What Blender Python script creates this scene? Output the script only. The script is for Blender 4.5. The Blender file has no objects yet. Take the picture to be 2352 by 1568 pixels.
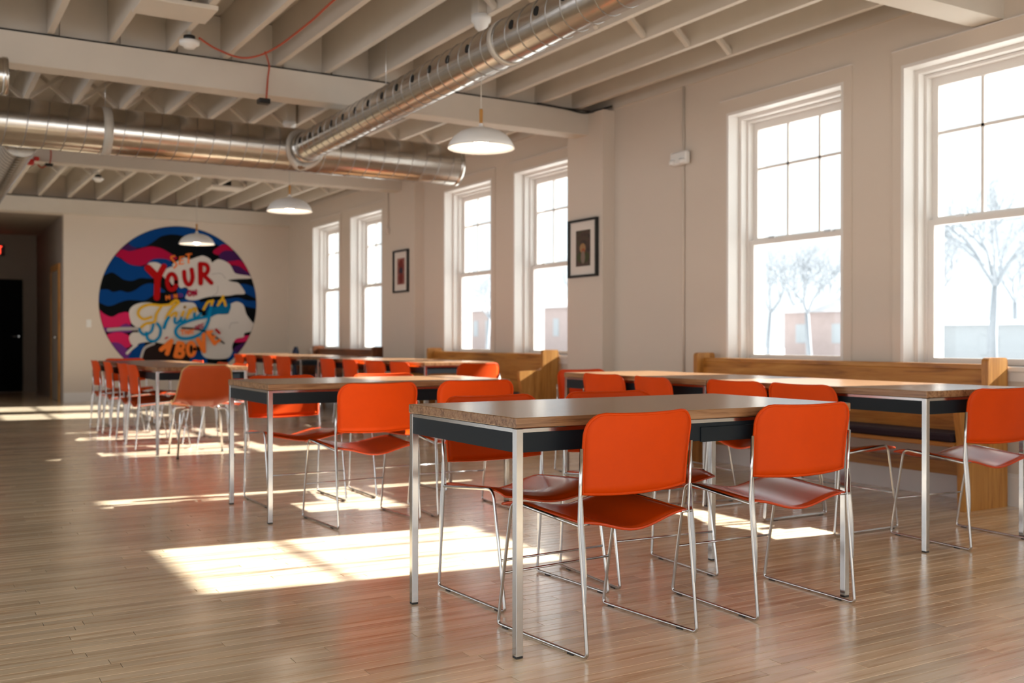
import bpy, math, random
from mathutils import Vector, Matrix
from mathutils.geometry import tessellate_polygon

random.seed(7)
scene = bpy.context.scene
col = scene.collection

# ------------------------------------------------------------------ camera
YAW, PITCH, ROLL, CAM_H, FPX = 0.5382, -0.0026, 0.0009, 0.9825, 2328.0
fw = Vector((math.sin(YAW)*math.cos(PITCH), math.cos(YAW)*math.cos(PITCH), math.sin(PITCH)))
rt = Vector((math.cos(YAW), -math.sin(YAW), 0))
up = rt.cross(fw)
rt, up = math.cos(ROLL)*rt + math.sin(ROLL)*up, -math.sin(ROLL)*rt + math.cos(ROLL)*up
cam_data = bpy.data.cameras.new('camera')
cam = bpy.data.objects.new('camera', cam_data)
m3 = Matrix((rt, up, -fw)).transposed()
cam.matrix_world = Matrix.Translation((0, 0, CAM_H)) @ m3.to_4x4()
cam_data.sensor_width = 36.0
cam_data.lens = 36.0*FPX/2352.0
cam_data.clip_end = 500
cam_data.dof.use_dof = True
cam_data.dof.focus_distance = 3.25
cam_data.dof.aperture_fstop = 3.2
col.objects.link(cam)
scene.camera = cam

# ------------------------------------------------------------------ world, sun, exposure
world = bpy.data.worlds.new('world')
scene.world = world
world.use_nodes = True
bg = world.node_tree.nodes['Background']
bg.inputs[0].default_value = (0.90, 0.96, 1.0, 1)
bg.inputs[1].default_value = 2.2
sun_data = bpy.data.lights.new('sun', 'SUN')
sun_data.energy = 46.0
sun_data.angle = math.radians(0.6)
sun_data.color = (1.0, 0.965, 0.92)
sun = bpy.data.objects.new('sun', sun_data)
sun_dir = Vector((-1.0, 0.125, -0.545))
sun.rotation_euler = sun_dir.to_track_quat('-Z', 'Y').to_euler()
sun.location = (30, 0, 20)
col.objects.link(sun)
scene.view_settings.view_transform = 'Standard'
scene.view_settings.look = 'None'
scene.view_settings.gamma = 1.0
scene.view_settings.use_curve_mapping = False
scene.view_settings.exposure = 0.07

# ------------------------------------------------------------------ helpers
def srgb(r, g, b):
    f = lambda c: (c/255/12.92) if c/255 <= .04045 else ((c/255+.055)/1.055)**2.4
    return (f(r), f(g), f(b), 1)

class MB:
    def __init__(s):
        s.v = []; s.f = []; s.sm = []; s.attr = []
    def add(s, vs, fs, smooth=False, a=0.0):
        o = len(s.v); s.v += [tuple(p) for p in vs]
        for f in fs:
            s.f.append(tuple(i+o for i in f)); s.sm.append(smooth); s.attr.append(a)
        return s
    def box(s, x0, x1, y0, y1, z0, z1, a=0.0):
        vs = [(x, y, z) for z in (z0, z1) for y in (y0, y1) for x in (x0, x1)]
        return s.add(vs, [(0,2,3,1),(4,5,7,6),(0,1,5,4),(2,6,7,3),(0,4,6,2),(1,3,7,5)], a=a)
    def bbox(s, x0, x1, y0, y1, z0, z1, b=.004):
        # bevelled box: three nested slabs
        X = (x0, x0+b, x1-b, x1); Y = (y0, y0+b, y1-b, y1); Z = (z0, z0+b, z1-b, z1)
        vs = []; idx = {}
        def vid(i, j, k):
            if (i, j, k) not in idx:
                idx[(i, j, k)] = len(vs); vs.append((X[i], Y[j], Z[k]))
            return idx[(i, j, k)]
        fs = []
        for k, r in ((0, 1), (3, 0)):
            q = [vid(1,1,k), vid(2,1,k), vid(2,2,k), vid(1,2,k)]
            fs.append(q[::-1] if k == 0 else q)
        q = [vid(1,0,1), vid(2,0,1), vid(2,0,2), vid(1,0,2)]; fs.append(q)
        q = [vid(1,3,1), vid(2,3,1), vid(2,3,2), vid(1,3,2)]; fs.append(q[::-1])
        q = [vid(0,1,1), vid(0,2,1), vid(0,2,2), vid(0,1,2)]; fs.append(q[::-1])
        q = [vid(3,1,1), vid(3,2,1), vid(3,2,2), vid(3,1,2)]; fs.append(q)
        for k, kk in ((0, 1), (3, 2)):
            for j, jj in ((0, 1), (3, 2)):
                q = [vid(1,jj,k), vid(2,jj,k), vid(2,j,kk), vid(1,j,kk)]
                fs.append(q if (k == 3) == (j == 0) else q)
            for i, ii in ((0, 1), (3, 2)):
                fs.append([vid(ii,1,k), vid(ii,2,k), vid(i,2,kk), vid(i,1,kk)])
        for i, ii in ((0, 1), (3, 2)):
            for j, jj in ((0, 1), (3, 2)):
                fs.append([vid(i,jj,1), vid(ii,j,1), vid(ii,j,2), vid(i,jj,2)])
        for i, ii in ((0, 1), (3, 2)):
            for j, jj in ((0, 1), (3, 2)):
                for k, kk in ((0, 1), (3, 2)):
                    fs.append([vid(ii,jj,k), vid(ii,j,kk), vid(i,jj,kk)])
        return s.add(vs, fs)
    def tube(s, pts, r, n=8, closed=False, caps=True, smooth=True):
        pts = [Vector(p) for p in pts]; m = len(pts)
        rr = r if isinstance(r, (list, tuple)) else [r]*m
        T = []
        for i in range(m):
            if closed: t = pts[(i+1) % m]-pts[i-1]
            else: t = pts[min(i+1, m-1)]-pts[max(i-1, 0)]
            T.append(t.normalized())
        ref = Vector((0, 0, 1)) if abs(T[0].z) < .9 else Vector((1, 0, 0))
        nrm = (ref - T[0]*ref.dot(T[0])).normalized()
        vs = []
        for i in range(m):
            nrm = (nrm - T[i]*nrm.dot(T[i])).normalized()
            b = T[i].cross(nrm)
            for k in range(n):
                a = 2*math.pi*k/n
                vs.append(pts[i] + (nrm*math.cos(a)+b*math.sin(a))*rr[i])
        fs = []
        for i in range(m if closed else m-1):
            for k in range(n):
                j = (i+1) % m
                fs.append((i*n+k, i*n+(k+1) % n, j*n+(k+1) % n, j*n+k))
        s.add(vs, fs, smooth)
        if caps and not closed:
            o = len(s.v)-len(vs)
            s.f.append(tuple(o+k for k in range(n))[::-1]); s.sm.append(False); s.attr.append(0)
            s.f.append(tuple(o+(m-1)*n+k for k in range(n))); s.sm.append(False); s.attr.append(0)
        return s
    def lathe(s, prof, n=32, cx=0, cy=0, axis='z'):
        vs = []
        for r, z in prof:
            for k in range(n):
                a = 2*math.pi*k/n
                vs.append((cx+r*math.cos(a), cy+r*math.sin(a), z))
        fs = []
        for i in range(len(prof)-1):
            for k in range(n):
                fs.append((i*n+k, i*n+(k+1) % n, (i+1)*n+(k+1) % n, (i+1)*n+k))
        return s.add(vs, fs, True)
    def prism(s, poly, axis, a0, a1):
        # poly: 2D points; axis 'x','y','z' is the extrusion axis
        def P(u, v, w):
            return {'x': (w, u, v), 'y': (u, w, v), 'z': (u, v, w)}[axis]
        n = len(poly)
        vs = [P(u, v, a0) for u, v in poly] + [P(u, v, a1) for u, v in poly]
        fs = [(i, (i+1) % n, n+(i+1) % n, n+i) for i in range(n)]
        tris = tessellate_polygon([[Vector((u, v, 0)) for u, v in poly]])
        fs += [tuple(t) for t in tris] + [tuple(n+i for i in t)[::-1] for t in tris]
        return s.add(vs, fs)
    def mesh(s, name, mat, attr=False):
        me = bpy.data.meshes.new(name)
        me.from_pydata(s.v, [], s.f)
        me.polygons.foreach_set('use_smooth', s.sm)
        if attr:
            at = me.attributes.new('tone', 'FLOAT', 'FACE')
            at.data.foreach_set('value', s.attr)
        me.materials.append(mat)
        import bmesh
        bm = bmesh.new(); bm.from_mesh(me)
        bmesh.ops.recalc_face_normals(bm, faces=bm.faces)
        bm.to_mesh(me); bm.free()
        me.update()
        return me
    def build(s, name, mat, parent=None, attr=False):
        return link(name, s.mesh(name, mat, attr), parent)

def link(name, me, parent=None):
    o = bpy.data.objects.new(name, me); col.objects.link(o)
    if parent: o.parent = parent
    return o
def empty(name, loc=(0, 0, 0), rz=0):
    o = bpy.data.objects.new(name, None); col.objects.link(o)
    o.location = loc; o.rotation_euler = (0, 0, rz); o.empty_display_size = .1
    return o
def tag(o, label, cat, group=None):
    o['label'] = label; o['category'] = cat
    if group: o['group'] = group
    return o
def structure(o, label=None):
    o['kind'] = 'structure'
    if label: o['label'] = label
    return o
def copy_tree(o, parent=None):
    c = o.copy(); col.objects.link(c); c.parent = parent
    for ch in list(o.children):
        copy_tree(ch, c)
    return c

def fillet(pts, r, n=6):
    pts = [Vector(p) for p in pts]; out = [pts[0]]
    for i in range(1, len(pts)-1):
        a = (pts[i-1]-pts[i]); b = (pts[i+1]-pts[i])
        rr = min(r, a.length*.45, b.length*.45)
        p0 = pts[i]+a.normalized()*rr; p1 = pts[i]+b.normalized()*rr
        for k in range(n+1):
            t = k/n
            out.append(p0*(1-t)**2 + pts[i]*2*t*(1-t) + p1*t*t)
    out.append(pts[-1]); return out
def catmull(pts, n=6, closed=False):
    pts = [Vector(p) for p in pts]; m = len(pts); out = []
    rng = range(m) if closed else range(m-1)
    for i in rng:
        g = (lambda k: pts[k % m]) if closed else (lambda k: pts[max(0, min(m-1, k))])
        p0, p1, p2, p3 = g(i-1), g(i), g(i+1), g(i+2)
        for k in range(n):
            t = k/n
            out.append(.5*((2*p1)+(-p0+p2)*t+(2*p0-5*p1+4*p2-p3)*t*t+(-p0+3*p1-3*p2+p3)*t**3))
    if not closed: out.append(pts[-1])
    return out

# ------------------------------------------------------------------ materials
def new_mat(name):
    m = bpy.data.materials.new(name); m.use_nodes = True
    nt = m.node_tree; p = nt.nodes['Principled BSDF']
    return m, nt, p
def plain(name, c, rough=.5, metal=0, noise=.0, scale=8, bump=0, spec=None):
    m, nt, p = new_mat(name)
    p.inputs['Base Color'].default_value = c
    p.inputs['Roughness'].default_value = rough
    p.inputs['Metallic'].default_value = metal
    if spec is not None: p.inputs['Specular IOR Level'].default_value = spec
    if noise or bump:
        tc = nt.nodes.new('ShaderNodeNewGeometry')
        nz = nt.nodes.new('ShaderNodeTexNoise'); nz.inputs['Scale'].default_value = scale
        nz.inputs['Detail'].default_value = 5
        nt.links.new(tc.outputs['Position'], nz.inputs['Vector'])
        if noise:
            mx = nt.nodes.new('ShaderNodeMix'); mx.data_type = 'RGBA'
            mx.inputs[6].default_value = tuple(x*(1-noise) for x in c[:3])+(1,)
            mx.inputs[7].default_value = tuple(min(1, x*(1+noise)) for x in c[:3])+(1,)
            nt.links.new(nz.outputs['Fac'], mx.inputs[0])
            nt.links.new(mx.outputs[2], p.inputs['Base Color'])
        if bump:
            b = nt.nodes.new('ShaderNodeBump'); b.inputs['Strength'].default_value = bump
            b.inputs['Distance'].default_value = .01
            nt.links.new(nz.outputs['Fac'], b.inputs['Height'])
            nt.links.new(b.outputs['Normal'], p.inputs['Normal'])
    return m
def emit(name, c, s):
    m, nt, p = new_mat(name)
    p.inputs['Base Color'].default_value = c
    p.inputs['Emission Color'].default_value = c
    p.inputs['Emission Strength'].default_value = s
    return m
def wood(name, dark, mid, light, stretch=(1.2, 22, 22), rough=.4, use_tone=False, obj=False, toneamt=.35, coat=0, rings=None):
    m, nt, p = new_mat(name)
    p.inputs['Roughness'].default_value = rough
    p.inputs['Coat Weight'].default_value = coat
    p.inputs['Coat Roughness'].default_value = .22
    if obj:
        tc = nt.nodes.new('ShaderNodeTexCoord'); vec = tc.outputs['Object']
    else:
        tc = nt.nodes.new('ShaderNodeNewGeometry'); vec = tc.outputs['Position']
    if use_tone:
        at = nt.nodes.new('ShaderNodeAttribute'); at.attribute_name = 'tone'
        mul = nt.nodes.new('ShaderNodeMath'); mul.operation = 'MULTIPLY'; mul.inputs[1].default_value = 37.0
        nt.links.new(at.outputs['Fac'], mul.inputs[0])
        ad = nt.nodes.new('ShaderNodeVectorMath'); ad.operation = 'ADD'
        cb = nt.nodes.new('ShaderNodeCombineXYZ')
        nt.links.new(mul.outputs[0], cb.inputs[0]); nt.links.new(mul.outputs[0], cb.inputs[2])
        nt.links.new(vec, ad.inputs[0]); nt.links.new(cb.outputs[0], ad.inputs[1])
        vec = ad.outputs[0]
    mp = nt.nodes.new('ShaderNodeMapping'); mp.inputs['Scale'].default_value = stretch
    nt.links.new(vec, mp.inputs['Vector'])
    n1 = nt.nodes.new('ShaderNodeTexNoise'); n1.inputs['Scale'].default_value = 1.6
    n1.inputs['Detail'].default_value = 7; n1.inputs['Roughness'].default_value = .62
    n1.inputs['Distortion'].default_value = .5
    nt.links.new(mp.outputs[0], n1.inputs['Vector'])
    rp = nt.nodes.new('ShaderNodeValToRGB')
    rp.color_ramp.elements[0].position = .30; rp.color_ramp.elements[0].color = dark
    rp.color_ramp.elements[1].position = .72; rp.color_ramp.elements[1].color = light
    e = rp.color_ramp.elements.new(.47); e.color = mid
    nt.links.new(n1.outputs['Fac'], rp.inputs[0])
    out = rp.outputs[0]
    if use_tone:
        # plank to plank tone, plus broad worn patches
        mr = nt.nodes.new('ShaderNodeMapRange')
        mr.inputs['To Min'].default_value = 1-toneamt; mr.inputs['To Max'].default_value = 1+toneamt*.35
        nt.links.new(at.outputs['Fac'], mr.inputs[0])
        n2 = nt.nodes.new('ShaderNodeTexNoise'); n2.inputs['Scale'].default_value = .9; n2.inputs['Detail'].default_value = 3
        g2 = nt.nodes.new('ShaderNodeNewGeometry')
        nt.links.new(g2.outputs['Position'], n2.inputs['Vector'])
        mr2 = nt.nodes.new('ShaderNodeMapRange'); mr2.inputs['From Min'].default_value = .3; mr2.inputs['From Max'].default_value = .7
        mr2.inputs['To Min'].default_value = .86; mr2.inputs['To Max'].default_value = 1.1
        nt.links.new(n2.outputs['Fac'], mr2.inputs[0])
        mm = nt.nodes.new('ShaderNodeMath'); mm.operation = 'MULTIPLY'
        nt.links.new(mr.outputs[0], mm.inputs[0]); nt.links.new(mr2.outputs[0], mm.inputs[1])
        vm = nt.nodes.new('ShaderNodeVectorMath'); vm.operation = 'SCALE'
        nt.links.new(out, vm.inputs[0]); nt.links.new(mm.outputs[0], vm.inputs['Scale'])
        out = vm.outputs[0]
    nt.links.new(out, p.inputs['Base Color'])
    b = nt.nodes.new('ShaderNodeBump'); b.inputs['Strength'].default_value = .06; b.inputs['Distance'].default_value = .004
    nt.links.new(n1.outputs['Fac'], b.inputs['Height']); nt.links.new(b.outputs['Normal'], p.inputs['Normal'])
    return m

M = {}
M['wall'] = plain('wall_paint', (.665, .58, .495, 1), .75, noise=.02, scale=2, bump=.03)
M['ceil'] = plain('ceiling_paint', (.635, .575, .50, 1), .8, noise=.05, scale=5, bump=.1)
M['trim'] = plain('trim_paint', (.78, .745, .71, 1), .4)
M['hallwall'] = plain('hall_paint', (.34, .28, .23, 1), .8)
M['gap'] = plain('dark_gap', (.012, .011, .010, 1), .9)
M['floor'] = wood('maple_strip', srgb(200, 166, 128), srgb(240, 216, 182), srgb(252, 235, 208), (1.1, 20, 20), .27, True, False, .22, coat=1.0)
M['subfloor'] = plain('subfloor', (.05, .03, .02, 1), .9)
M['oak_top'] = wood('table_wood', srgb(92, 58, 34), srgb(146, 106, 72), srgb(174, 134, 98), (2.2, 45, 45), .25, False, True)
M['oak_top_y'] = wood('table_wood_cross', srgb(92, 58, 34), srgb(146, 106, 72), srgb(174, 134, 98), (45, 2.2, 45), .34, False, True)
M['pew'] = wood('pew_oak', srgb(120, 70, 18), srgb(172, 112, 44), srgb(196, 140, 66), (14, 1.2, 14), .38, False, True)
M['pew_end'] = wood('pew_end_oak', srgb(128, 76, 22), srgb(180, 122, 54), srgb(205, 150, 78), (14, 14, 1.2), .38, False, True)
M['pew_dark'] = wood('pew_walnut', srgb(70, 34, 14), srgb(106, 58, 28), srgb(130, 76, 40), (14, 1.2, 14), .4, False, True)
M['cushion'] = plain('cushion', (.020, .008, .016, 1), .9)
M['orange'] = plain('orange_vinyl', srgb(212, 68, 0), .50, noise=.12, scale=6, bump=.05, spec=.16)
M['orange_seat'] = plain('orange_vinyl_polished', srgb(206, 64, 0), .27, noise=.14, scale=7, bump=.03, spec=.6)
M['orange_fiber'] = plain('orange_shell', srgb(203, 78, 18), .45, noise=.08, scale=9)
M['shell_rim'] = plain('shell_rim', srgb(216, 170, 110), .5)
M['chrome'] = plain('chrome', (.54, .53, .52, 1), .17, 1.0)
M['steel'] = plain('satin_steel', (.62, .61, .60, 1), .3, 1.0)
M['apron'] = plain('apron_enamel', (.008, .013, .018, 1), .5, spec=.2)
M['black'] = plain('black_plastic', (.008, .009, .010, 1), .4)
M['glide'] = plain('rubber_glide', (.03, .03, .03, 1), .7)
M['duct'] = plain('galvanised', (.60, .575, .54, 1), .23, 1.0, noise=.10, scale=14, bump=.08)
M['seam'] = plain('seam_steel', (.34, .32, .30, 1), .4, 1.0)
M['duct_hole'] = plain('duct_opening', (.006, .006, .006, 1), .9)
M['strap'] = plain('duct_strap', (.55, .51, .45, 1), .5, .2)
M['white_metal'] = plain('white_enamel', (.80, .79, .77, 1), .35)
M['lamp_wood'] = plain('lamp_wood', srgb(176, 122, 52), .5)
M['bulb'] = emit('bulb_glow', (1.0, .82, .62, 1), 40)
M['red_cable'] = plain('red_cable', srgb(176, 72, 44), .5)
M['red'] = plain('red_plastic', srgb(190, 40, 30), .5)
M['mat_board'] = plain('mat_board', (.72, .66, .60, 1), .8)
M['blue'] = plain('blue_enamel', srgb(14, 36, 66), .45)
M['exit'] = emit('exit_glow', (1.0, .06, .03, 1), 2.2)
M['exit_box'] = plain('exit_housing', (.06, .02, .02, 1), .6)
M['hazed_bark'] = plain('hazed_bark', (.34, .36, .39, 1), .9, noise=.2)  # bark lightened and blued to stand in for outdoor glare and haze
M['ground'] = plain('pale_ground', (.62, .62, .62, 1), .9, noise=.1, scale=.3)
M['brick_far_hazed'] = plain('hazed_far_brick', (.60, .47, .44, 1), .9, noise=.12, scale=2)  # red brick paled; outdoor glare and haze are put into its colour
M['pale_far'] = plain('far_siding', (.56, .58, .60, 1), .8)
M['roof_far'] = plain('far_roof', (.40, .40, .42, 1), .9)

def glass_mat(name, tint):
    m = bpy.data.materials.new(name); m.use_nodes = True
    nt = m.node_tree; nt.nodes.remove(nt.nodes['Principled BSDF'])
    o = nt.nodes['Material Output']
    tr = nt.nodes.new('ShaderNodeBsdfTransparent'); tr.inputs[0].default_value = tint
    gl = nt.nodes.new('ShaderNodeBsdfGlossy'); gl.inputs['Roughness'].default_value = .02
    fr = nt.nodes.new('ShaderNodeLayerWeight')
    pw = nt.nodes.new('ShaderNodeMath'); pw.operation = 'POWER'; pw.inputs[1].default_value = 5.0
    nt.links.new(fr.outputs['Facing'], pw.inputs[0])
    mr = nt.nodes.new('ShaderNodeMapRange'); mr.inputs['To Min'].default_value = .03; mr.inputs['To Max'].default_value = .6
    nt.links.new(pw.outputs[0], mr.inputs[0])
    mx = nt.nodes.new('ShaderNodeMixShader')
    nt.links.new(mr.outputs[0], mx.inputs[0]); nt.links.new(tr.outputs[0], mx.inputs[1]); nt.links.new(gl.outputs[0], mx.inputs[2])
    nt.links.new(mx.outputs[0], o.inputs['Surface'])
    return m
M['glass'] = glass_mat('window_glass', (.77, .79, .79, 1))

# ================================================================== SETTING
WX, WT = 5.60, 0.36            # inner face of the window wall, its thickness
YB = 16.85                     # back wall
XL, YR = -4.6, -4.0            # left wall, rear wall
ZJ, ZD = 3.125, 3.47           # underside of joists, underside of deck
ZB = 2.885                     # underside of beams
HALL_X, HALL_Y = 2.06, 20.6

# ---------------- floor with strip planks
PW = 0.0545
floor = structure(MB().box(XL-.3, WX+WT, YR-.3, HALL_Y+.3, -.06, -.0125).build('floor', M['subfloor']))
rows = int((HALL_Y - YR)/PW)+1
cand = []
def in_view(x, y):
    if y <= 0: return False
    Z = x*fw.x + y*fw.y
    if Z < 1: return False
    u = FPX*(x*rt.x+y*rt.y)/Z
    v = FPX*CAM_H/Z
    return abs(u) < 1220 and v < 800
for r in range(rows):
    y = YR + r*PW
    x = XL - random.random()*1.2
    while x < WX:
        L = random.choice((.35, .5, .7, .9, 1.1, 1.4, 1.8))*random.uniform(.85, 1.15)
        x1 = min(x+L, WX+.02)
        x0 = max(x, XL-.05)
        if x1-x0 > .02:
            cand.append((x0, x1, y, random.random()))
        x += L
cand_vis = [c for c in cand if any(in_view(c[0]+(c[1]-c[0])*t, c[2]) for t in (0, .25, .5, .75, 1))]
cand_vis.sort(key=lambda c: ((c[0]+c[1])/2*fw.x + c[2]*fw.y))
near = set(cand_vis[:300])
def plank_geo(mb, c):
    x0, x1, y, t = c
    g = .0009; zt = random.uniform(-.0005, 0.0)
    b = .0008
    X0, X1, Y0, Y1 = x0+g, x1-g, y+g, y+PW-g
    vs = [(X0, Y0, -.012), (X1, Y0, -.012), (X1, Y1, -.012), (X0, Y1, -.012),
          (X0, Y0, zt-b), (X1, Y0, zt-b), (X1, Y1, zt-b), (X0, Y1, zt-b),
          (X0+b, Y0+b, zt), (X1-b, Y0+b, zt), (X1-b, Y1-b, zt), (X0+b, Y1-b, zt)]
    fs = [(0,1,5,4),(1,2,6,5),(2,3,7,6),(3,0,4,7),(4,5,9,8),(5,6,10,9),(6,7,11,10),(7,4,8,11),(8,9,10,11)]
    mb.add(vs, fs, False, t)
rest = MB()
for c in cand:
    if c in near:
        mb = MB(); plank_geo(mb, c); mb.build('plank', M['floor'], floor, attr=True)
    else:
        plank_geo(rest, c)
o = rest.build('plank_field', M['floor'], floor, attr=True); o['kind'] = 'stuff'

# ---------------- window wall
OPEN_W = 1.17
Z0, Z1 = 0.80, 2.77
WIN_L = [15.60, 14.00, 10.975, 9.33, 6.04, 4.395, 1.10, -0.545, -2.2]   # far edge of each opening
wins = sorted([(l-OPEN_W, l) for l in WIN_L])
wr = MB()
ys = [YR] + [v for w in wins for v in w] + [YB+.3]
wr.box(WX, WX+WT, YR-.3, YB+.3, -.05, Z0)
wr.box(WX, WX+WT, YR-.3, YB+.3, Z1, ZD+.1)
for i in range(0, len(ys), 2):
    wr.box(WX, WX+WT, ys[i] if i else YR-.3, ys[i+1], Z0, Z1)
wall_right = structure(wr.build('wall_right', M['wall']))
for (a, b) in ((7.545, 8.12), (11.55, 12.53)):
    MB().box(WX-.13, WX+.01, a, b, 0, ZB+.2).build('pilaster', M['wall'], wall_right)
MB().box(WX-.02, WX, YR, YB, ZJ-.03, ZJ+.16).build('wall_plate', M['ceil'], wall_right)
bb = MB()
segs = [(YR, 7.545, WX), (7.53, 8.135, WX-.13), (8.12, 11.55, WX), (11.535, 12.545, WX-.13), (12.53, YB, WX)]
for a, b, x in segs:
    bb.box(x-.018, x, a, b, .0, .17); bb.box(x-.012, x, a, b, .17, .19)
structure(bb.build('baseboard_right', M['trim']))

def window(n, yr, yl):
    w = structure(empty('window_%d' % n, (WX, (yr+yl)/2, 0)))
    hw = OPEN_W/2
    def fr(x0, x1, i0, i1, z0, z1, name, mat, parent=w, bottom=True):
        # rectangular frame ring: from half width hw-i0 in to hw-i1; z inset likewise
        a, b = hw-i0, hw-i1; d = i1-i0
        mb = MB(); mb.box(x0, x1, -a, -b, z0, z1); mb.box(x0, x1, b, a, z0, z1)
        mb.box(x0, x1, -b, b, z1-d, z1)
        if bottom: mb.box(x0, x1, -b, b, z0, z0+d)
        return mb.build(name, mat, parent)
    # casing on the wall face
    cs = MB()
    for s in (-1, 1):
        a, b = sorted((s*hw, s*(hw+.068)))
        cs.box(-.012, 0, a, b, .755, Z1)
    cs.box(-.012, 0, -hw-.068, hw+.068, Z1, Z1+.10)
    cs.build('casing', M['wall'], w)
    cp = MB(); cp.box(-.020, 0, -hw-.072, hw+.072, Z1+.10, Z1+.106)
    cp.build('casing_cap', M['trim'], w)
    fr(-.014, WT-.02, 0, .022, Z0, Z1, 'jamb', M['trim'])
    fr(.100, WT-.02, .022, .048, Z0, Z1-.022, 'inner_stop', M['trim'], bottom=False)
    fr(.160, WT-.02, .048, .066, Z0, Z1-.050, 'blind_stop', M['trim'], bottom=False)
    st = MB(); st.bbox(-.035, .20, -hw-.075, hw+.075, .790, .822)
    st.build('stool', M['trim'], w)
    MB().box(-.016, 0, -hw-.05, hw+.05, .735, .790).build('apron', M['trim'], w)
    # sashes
    ih = hw-.066
    lo = MB(); x0, x1 = .175, .212
    lo.box(x0, x1, -ih, -ih+.045, .822, 1.765); lo.box(x0, x1, ih-.045, ih, .822, 1.765)
    lo.box(x0, x1, -ih+.045, ih-.045, .822, .862); lo.box(x0-.006, x1, -ih+.045, ih-.045, 1.727, 1.765)
    ls = lo.build('lower_sash', M['trim'], w)
    MB().box(.192, .196, -ih+.045, ih-.045, .862, 1.727).build('pane', M['glass'], ls)
    for s in (-.28, .28):
        MB().box(x0-.004, x1-.004, s-.03, s+.03, 1.765, 1.782).build('sash_lock', M['steel'], ls)
    x0, x1 = .216, .252; zt = Z1-.066
    us = MB()
    us.box(x0, x1, -ih, -ih+.045, 1.74, zt); us.box(x0, x1, ih-.045, ih, 1.74, zt)
    us.box(x0, x1, -ih+.045, ih-.045, 1.74, 1.785); us.box(x0, x1, -ih+.045, ih-.045, zt-.06, zt)
    uo = us.build('upper_sash', M['trim'], w)
    gy0, gy1 = -ih+.045, ih-.045; gz0, gz1 = 1.785, zt-.06
    zm = 2.335
    yy = [gy0 + (gy1-gy0)*k/3 for k in range(4)]
    for k in (1, 2):
        MB().box(x0+.006, x1-.006, yy[k]-.010, yy[k]+.010, gz0, gz1).build('muntin', M['trim'], uo)
    MB().box(x0+.006, x1-.006, gy0, gy1, zm-.010, zm+.010).build('muntin', M['trim'], uo)
    for k in range(3):
        for (za, zb) in ((gz0, zm-.010), (zm+.010, gz1)):
            MB().box(.232, .236, yy[k]+(.01 if k else 0), yy[k+1]-(.01 if k < 2 else 0), za, zb).build('pane', M['glass'], uo)
    return w
for n, (a, b) in enumerate(sorted(wins, reverse=True)):
    window(n+1, a, b)

# ---------------- back wall, hall, left and rear walls
wb = MB()
wb.box(HALL_X, WX+WT, YB, YB+.18, -.05, ZD+.1)
wb.box(.6, HALL_X, YB, YB+.18, 2.88, ZD+.1); wb.box(XL, .6, YB, YB+.18, -.05, ZD+.1)  # wall left of the hall is unseen, added to shut light out
wall_back = structure(wb.build('wall_back', M['wall']))
structure(MB().box(HALL_X, WX-.02, YB-.016, YB, 0, .15).build('baseboard_back', M['trim']))
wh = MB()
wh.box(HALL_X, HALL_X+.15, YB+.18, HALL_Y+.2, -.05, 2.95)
wh.box(.45, HALL_X, HALL_Y, HALL_Y+.2, -.05, 2.95); wh.box(.45, .6, YB+.18, HALL_Y+.2, -.05, 2.95)  # unseen left hall wall, added to keep the hall dark
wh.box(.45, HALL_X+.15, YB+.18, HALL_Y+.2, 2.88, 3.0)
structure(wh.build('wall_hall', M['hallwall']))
wl = MB()
LO = [(-3.8, -.6), (-.2, 3.5), (3.9, 7.6), (8.0, 11.7), (12.1, 14.5)]  # unseen left wall openings, sized large for extra daylight indoors
wl.box(XL-.2, XL, YR-.3, HALL_Y+.2, -.05, .3); wl.box(XL-.2, XL, YR-.3, HALL_Y+.2, 3.0, ZD+.1)
ysl = [YR-.3]+[v for o_ in LO for v in o_]+[HALL_Y+.2]
for i in range(0, len(ysl), 2):
    wl.box(XL-.2, XL, ysl[i], ysl[i+1], .3, 3.0)
structure(wl.build('wall_left', M['wall']))
rw = MB()     # unseen rear wall, its openings made wide to brighten the room
RO = [(-4.3, -1.3), (-.9, 2.1), (2.5, 5.4)]
rw.box(XL-.2, WX+WT, YR-.3, YR, -.05, .3); rw.box(XL-.2, WX+WT, YR-.3, YR, 3.0, ZD+.1)
xs = [XL-.2]+[v for o_ in RO for v in o_]+[WX+WT]
for i in range(0, len(xs), 2):
    rw.box(xs[i], xs[i+1], YR-.3, YR, .3, 3.0)
structure(rw.build('wall_rear', M['wall']))
# hall doors
d1 = structure(empty('door_1', (1.35, HALL_Y, 0)))
MB().box(-.47, .47, -.05, -.012, .012, 2.06).build('door_leaf', plain('door_black', (.006, .006, .007, 1), .8, spec=.08), d1)
df = MB()
for s in (-1, 1):
    a, b = sorted((s*.49, s*.60)); df.box(a, b, -.035, 0, 0, 2.17)
df.box(-.49, .49, -.035, 0, 2.06, 2.17)
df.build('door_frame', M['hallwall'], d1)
hd = MB().tube([(.40, -.05, 1.02), (.40, -.10, 1.02)], .018, 10).tube(fillet([(.40, -.10, 1.02), (.28, -.10, 1.02)], .01), .010, 8)
hd.build('lever_handle', M['chrome'], d1)
d2 = structure(empty('door_2', (HALL_X, 17.75, 0)))
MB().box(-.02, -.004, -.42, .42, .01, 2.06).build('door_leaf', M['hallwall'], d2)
df = MB()
for s in (-1, 1):
    a, b = sorted((s*.43, s*.53)); df.box(-.03, 0, a, b, 0, 2.16)
df.box(-.03, 0, -.43, .43, 2.06, 2.16)
df.build('door_frame', M['pew_end'], d2)
MB().tube([(-.02, -.35, 1.0), (-.075, -.35, 1.0)], .022, 10).build('door_knob', M['chrome'], d2)

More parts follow.
